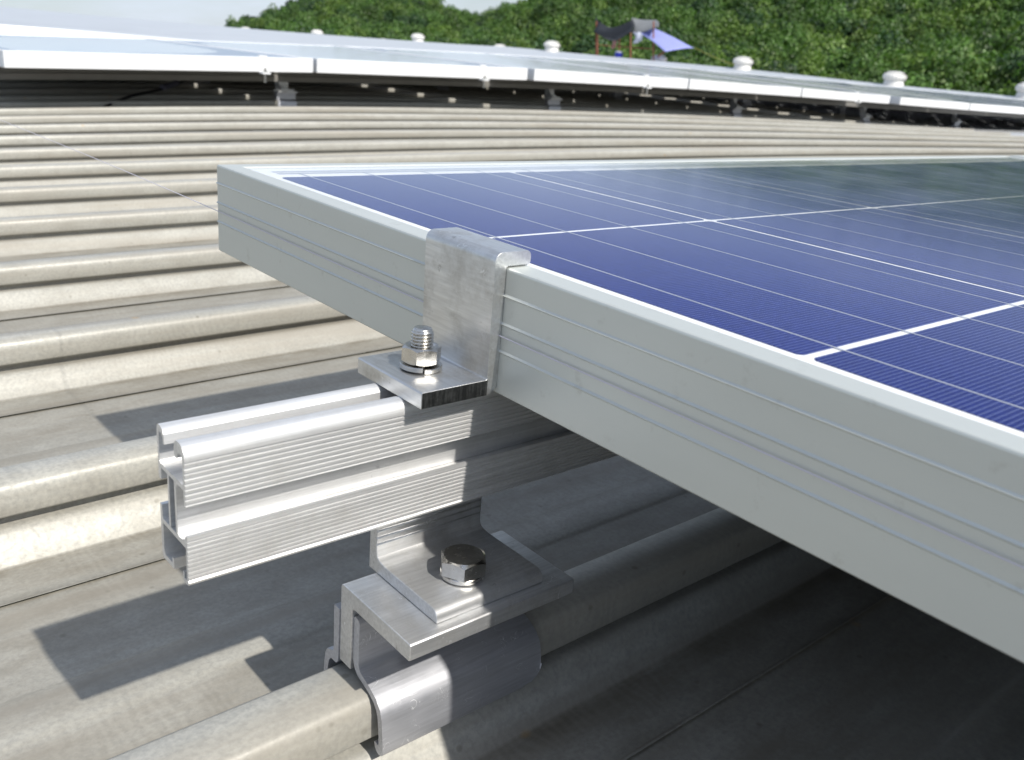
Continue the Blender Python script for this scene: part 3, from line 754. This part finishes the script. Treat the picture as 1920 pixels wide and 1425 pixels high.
for px, y0, y1, xp in ((1118, 40, 118, GX), (1161, 50, 122, GX + 1.6), (1182, 50, 124, GX + 1.6), (1225, 40, 130, GX), (1120, 40, 118, GX + 1.7)): post(px, y0, y1, xp)
MB().tube([tuple(ray_pt(1233, 107, GX)), tuple(ray_pt(1247, 95, GX + .2))], .03, 6).build('brace', RUST, can)
MB().tube([tuple(ray_pt(1118, 84, GX)), tuple(ray_pt(1225, 92, GX))], .018, 6).build('rail', RUST, can)
def sheet(name, corner_px, mat, parent, sag=.15, n=12, amp=.02, th=.004):
    (a, b, c, d) = [ray_pt(*q) for q in corner_px]; vs = []
    for i in range(n + 1):
        for j in range(n + 1):
            u, v = i / n, j / n; p = (1 - u) * (1 - v) * a + u * (1 - v) * b + u * v * c + (1 - u) * v * d
            p = p + np.array([amp * math.sin(7 * u + 5 * v), amp * math.cos(6 * v), -sag * math.sin(math.pi * u) * (1 - .2 * v)]); vs.append(tuple(p))
    fs = [(i * (n + 1) + j, i * (n + 1) + j + 1, (i + 1) * (n + 1) + j + 1, (i + 1) * (n + 1) + j) for i in range(n) for j in range(n)]
    o = poly(name, vs, fs, mat, parent, smooth=80)
    m = o.modifiers.new('thickness', 'SOLIDIFY'); m.thickness = th
    return o
sheet('black_tarp', [(1117, 33, GX + 1.7), (1187, 38, GX + 1.7), (1187, 58, GX), (1117, 58, GX)], TARPB, can, sag=.42)
sheet('black_tarp', [(1117, 34, GX), (1187, 36, GX), (1188, 60, GX - .1), (1117, 60, GX - .1)], TARPB, can, sag=.30, amp=.05)
sheet('grey_tarp', [(1185, 33, GX + .3), (1231, 37, GX + 1.5), (1238, 50, GX), (1188, 64, GX)], TARPG, can, sag=.03, amp=.04)
o = None
def lone(name, lab, cat, base):
    return thing(name, lab, cat, tuple(base))
tb = lone('tarpaulin', 'pale blue tarpaulin stretched down to the right of the rusty post shelter', 'tarp', ray_pt(1250, 97, GX))
sheet('tarp_sheet', [(1198, 60, GX), (1228, 53, GX + 1.0), (1303, 90, GX + 1.2), (1250, 97, GX - .6)], TARPL, tb, sag=-.04, amp=.03)
wc = lone('cloth', 'white cloth hanging from the shelter between the posts', 'cloth', ray_pt(1198, 82, GX - .1))
sheet('cloth_sheet', [(1189, 60, GX - .1), (1201, 60, GX - .1), (1206, 76, GX - .1), (1190, 82, GX - .1)], CLOTHW, wc, sag=.02, amp=.04)
pc = lone('cloth', 'faded pink cloth hanging inside the shelter', 'cloth', ray_pt(1151, 90, GX + 1.4))
sheet('cloth_sheet', [(1147, 70, GX + 1.4), (1155, 70, GX + 1.4), (1155, 90, GX + 1.4), (1148, 91, GX + 1.4)], CLOTHP, pc, sag=.0, amp=.03)
bk = lone('drum', 'blue plastic drum with a white lid standing under the shelter', 'drum', ray_pt(1159, 112, GX))
B0 = ray_pt(1159, 112, GX)
MB().lathe([(.115, 0), (.14, .04), (.145, .20), (.13, .24)], tuple(B0), 20).build('drum_body', BLUEP, bk, smooth=40)
MB().lathe([(.135, .241), (.135, .275), (.10, .285)], tuple(B0), 20).build('lid', CLOTHW, bk, smooth=40)
a = ray_pt(1303, 90, GX + 1.2); b = ray_pt(1462, 141, GX - 1.0); pts = []
for i in range(16):
    t = i / 15; p = a * (1 - t) + b * t; p[2] -= .12 * math.sin(math.pi * t); pts.append(tuple(p))
o = MB().tube(pts, .012, 6).build('rope', ROPE, None); tag(o, 'yellow rope running from the blue tarpaulin down to the right behind the ventilators', 'rope')

# ------------------------------------------------------------------ ground, hills, forest (world frame)
FW = M3 @ CAM_R[2]; FW[2] = 0; FW /= np.linalg.norm(FW); RT = np.cross(FW, (0, 0, 1))
GROUND = simple('dry_ground', (.16, .15, .09), .9, 0, .3, .05)
GZ = -9.0
poly('ground', [(-6000, -6000, GZ), (6000, -6000, GZ), (6000, 6000, GZ), (-6000, 6000, GZ)], [(0, 1, 2, 3)], GROUND, None, world_frame=True)['kind'] = 'structure'
SIL = [(-1400, 96), (-300, 92), (200, 86), (380, 78), (430, 71), (480, 58), (540, 36), (620, 13), (700, 4), (760, 7), (800, 24), (838, 43), (880, 50), (930, 45), (960, 36), (1000, 21), (1040, 3), (1100, -14), (1300, -74), (1600, -114), (2000, -134), (2600, -94), (3600, 16)]
DIS = [(-1400, 420), (400, 420), (700, 400), (860, 430), (1000, 360), (1300, 330), (2600, 300), (3600, 320)]
def hill_pt(px, s):
    D = float(np.interp(px, [q[0] for q in DIS], [q[1] for q in DIS])); ysil = float(np.interp(px, [q[0] for q in SIL], [q[1] for q in SIL]))
    ang = (712.5 - ysil) / FPX; tp = math.tan(math.radians(19.4))
    d = FW * math.cos(math.radians(19.4)) + np.array([0, 0, -math.sin(math.radians(19.4))])
    dn = np.array([0, 0, math.cos(math.radians(19.4))]) + FW * math.sin(math.radians(19.4))
    v = d + RT * (px - 960) / FPX + dn * ang
    hl = math.hypot(v[0], v[1]); top = CAM_W + v * (D / hl); hz = top[2]
    u = np.array([v[0], v[1], 0]) / hl
    r0 = 120.
    if s <= 1: r = r0 + (D - r0) * s; z = GZ + (hz - GZ) * (s ** 1.15)
    else: r = D + (s - 1) * 300; z = hz - (s - 1) ** 1.3 * 40 * (1 if hz > 5 else .3)
    p = np.array([CAM_W[0], CAM_W[1], 0]) + u * r; p[2] = z; return p
def bumps(p): return 2.4 * math.sin(p[0] * .045 + 1.3) * math.sin(p[1] * .05 + .4) + 1.2 * math.sin(p[0] * .12 + p[1] * .09)
pxs = np.linspace(-1400, 3600, 160); ss = np.concatenate([np.linspace(0, 1, 40), np.linspace(1.05, 2, 8)])
V = []
for px in pxs:
    for s in ss:
        p = hill_pt(px, s); k = min(1, s * 3) * (1 if s <= .93 else max(0, (1 - s) / .07) if s < 1 else 0); p[2] += bumps(p) * k; V.append(tuple(p))
n = len(ss); F = [(i * n + j, i * n + j + 1, (i + 1) * n + j + 1, (i + 1) * n + j) for i in range(len(pxs) - 1) for j in range(n - 1)]
UNDER = simple('undergrowth', (.045, .085, .018), .9, 0, .3, .15)
poly('hill', V, F, UNDER, None, smooth=60, world_frame=True)['kind'] = 'structure'

m, nt, b = new_mat('leaves')
at0 = N(nt, 'ShaderNodeAttribute'); at0.attribute_name = 'tint'; at0.attribute_type = 'INSTANCER'
sh = N(nt, 'ShaderNodeAttribute'); sh.attribute_name = 'shade'
vm = N(nt, 'ShaderNodeVectorMath'); vm.operation = 'SCALE'; nt.links.new(at0.outputs['Color'], vm.inputs[0]); nt.links.new(sh.outputs['Fac'], vm.inputs['Scale'])
leafc = vm.outputs[0]
nt.links.new(leafc, b.inputs['Base Color']); b.inputs['Roughness'].default_value = .55
t = N(nt, 'ShaderNodeBsdfTranslucent'); nt.links.new(mixc(nt, 1.0, leafc, (1.0, 1.25, .5), 'MULTIPLY'), t.inputs['Color'])
mx = N(nt, 'ShaderNodeMixShader'); mx.inputs['Fac'].default_value = .28
out = [q for q in nt.nodes if q.type == 'OUTPUT_MATERIAL'][0]
nt.links.new(b.outputs[0], mx.inputs[1]); nt.links.new(t.outputs[0], mx.inputs[2]); nt.links.new(mx.outputs[0], out.inputs['Surface'])
LEAF = m
TREES = bpy.data.collections.new('tree_kinds')            # crowns the forest is scattered from
def crown(kind):
    r2 = np.random.default_rng(100 + kind); Q = []; T = []
    nb = r2.integers(4, 7)
    for bl in range(nb):
        c = r2.normal(scale=(.36, .36, .26)); c[2] = c[2] * .8 + .75 + .1 * bl / nb; rb = r2.uniform(.34, .60)
        n_ = 110; d = r2.normal(size=(n_, 3)); d[:, 2] = np.abs(d[:, 2]) * 1.1 - .35; d /= np.linalg.norm(d, axis=1)[:, None]
        pos = c + d * rb * r2.uniform(.75, 1.08, n_)[:, None]
        nrm = d + r2.normal(scale=.6, size=(n_, 3)) + np.array([0, 0, .3]); nrm /= np.linalg.norm(nrm, axis=1)[:, None]
        ref = r2.normal(size=(n_, 3)); a = np.cross(nrm, ref); a /= np.linalg.norm(a, axis=1)[:, None]; bb = np.cross(nrm, a)
        sz = r2.uniform(.045, .092, n_)[:, None]
        Q.append(np.stack([pos + a * sz, pos + bb * sz * .7, pos - a * sz, pos - bb * sz * .7], 1).reshape(-1, 3))
        t_ = r2.uniform(.72, 1.25, n_) * r2.uniform(.85, 1.15); T.append(np.repeat(t_, 4))
    Q = np.concatenate(Q); T = np.concatenate(T); n0 = len(Q)
    me = bpy.data.meshes.new('crown'); verts = [tuple(q) for q in Q]; faces = [(k, k + 1, k + 2, k + 3) for k in range(0, n0, 4)]
    # trunk
    for k in range(5): a = k * 1.2566; verts.append((.05 * math.cos(a), .05 * math.sin(a), -.8))
    for k in range(5): a = k * 1.2566; verts.append((.03 * math.cos(a), .03 * math.sin(a), .8))
    faces += [(n0 + k, n0 + (k + 1) % 5, n0 + 5 + (k + 1) % 5, n0 + 5 + k) for k in range(5)]
    me.from_pydata(verts, [], faces); at_ = me.attributes.new('shade', 'FLOAT', 'POINT'); at_.data.foreach_set('value', list(T) + [.5] * 10)
    me.materials.append(LEAF); o = bpy.data.objects.new('crown', me); TREES.objects.link(o)
for k in range(7): crown(k)
NT = 8500
P = []; S = []; RZ_ = []; C_ = []; ID = []
for _ in range(NT):
    px = rng.uniform(330, 2150); s = rng.uniform(.0, 1.02) ** .9
    if px < 436: continue
    p = hill_pt(px, s); k = min(1, s * 3) * (1 if s <= .93 else max(0, (1 - s) / .07) if s < 1 else 0); p[2] += bumps(p) * k
    R_ = 1.7 + 2.6 * rng.random() ** 1.7
    h = rng.random(); base = np.array([.074, .148, .028]) * rng.uniform(.6, 1.3)
    if h < .25: base = np.array([.118, .195, .036]) * rng.uniform(.8, 1.2)
    elif h < .42: base = np.array([.034, .080, .026]) * rng.uniform(.7, 1.2)
    P.append(p + np.array([0, 0, rng.uniform(-.2, .9)])); S.append((R_, R_, R_ * rng.uniform(.85, 1.25))); RZ_.append(rng.uniform(0, 6.28)); C_.append(tuple(base) + (1,)); ID.append(int(rng.integers(0, 7)))
me = bpy.data.meshes.new('forest'); me.from_pydata([tuple(p) for p in P], [], [])
for nm, ty, key, val in (('size', 'FLOAT_VECTOR', 'vector', S), ('tint', 'FLOAT_COLOR', 'color', C_)):
    a = me.attributes.new(nm, ty, 'POINT'); a.data.foreach_set(key, np.array(val, dtype=np.float32).ravel())
a = me.attributes.new('turn', 'FLOAT_VECTOR', 'POINT'); a.data.foreach_set('vector', np.array([(0, 0, r) for r in RZ_], dtype=np.float32).ravel())
a = me.attributes.new('kind_id', 'INT', 'POINT'); a.data.foreach_set('value', ID)
o = link_mesh('forest', me, LEAF, None, world_frame=True)
g = bpy.data.node_groups.new('scatter_trees', 'GeometryNodeTree')
g.interface.new_socket('Geometry', in_out='INPUT', socket_type='NodeSocketGeometry'); g.interface.new_socket('Geometry', in_out='OUTPUT', socket_type='NodeSocketGeometry')
gi = g.nodes.new('NodeGroupInput'); go = g.nodes.new('NodeGroupOutput'); ip = g.nodes.new('GeometryNodeInstanceOnPoints')
ci = g.nodes.new('GeometryNodeCollectionInfo'); ci.inputs['Collection'].default_value = TREES; ci.inputs['Separate Children'].default_value = True
def named(nm, ty):
    q = g.nodes.new('GeometryNodeInputNamedAttribute'); q.data_type = ty; q.inputs['Name'].default_value = nm; return q.outputs['Attribute']
ip.inputs['Pick Instance'].default_value = True
g.links.new(gi.outputs[0], ip.inputs['Points']); g.links.new(ci.outputs[0], ip.inputs['Instance'])
g.links.new(named('kind_id', 'INT'), ip.inputs['Instance Index']); g.links.new(named('turn', 'FLOAT_VECTOR'), ip.inputs['Rotation']); g.links.new(named('size', 'FLOAT_VECTOR'), ip.inputs['Scale'])
g.links.new(ip.outputs[0], go.inputs[0])
md = o.modifiers.new('scatter', 'NODES'); md.node_group = g
tag(o, 'dense green forest covering the hills behind the roof', 'forest', kind='stuff')

for o in bpy.data.objects:
    if '_b' in o: del o['_b']
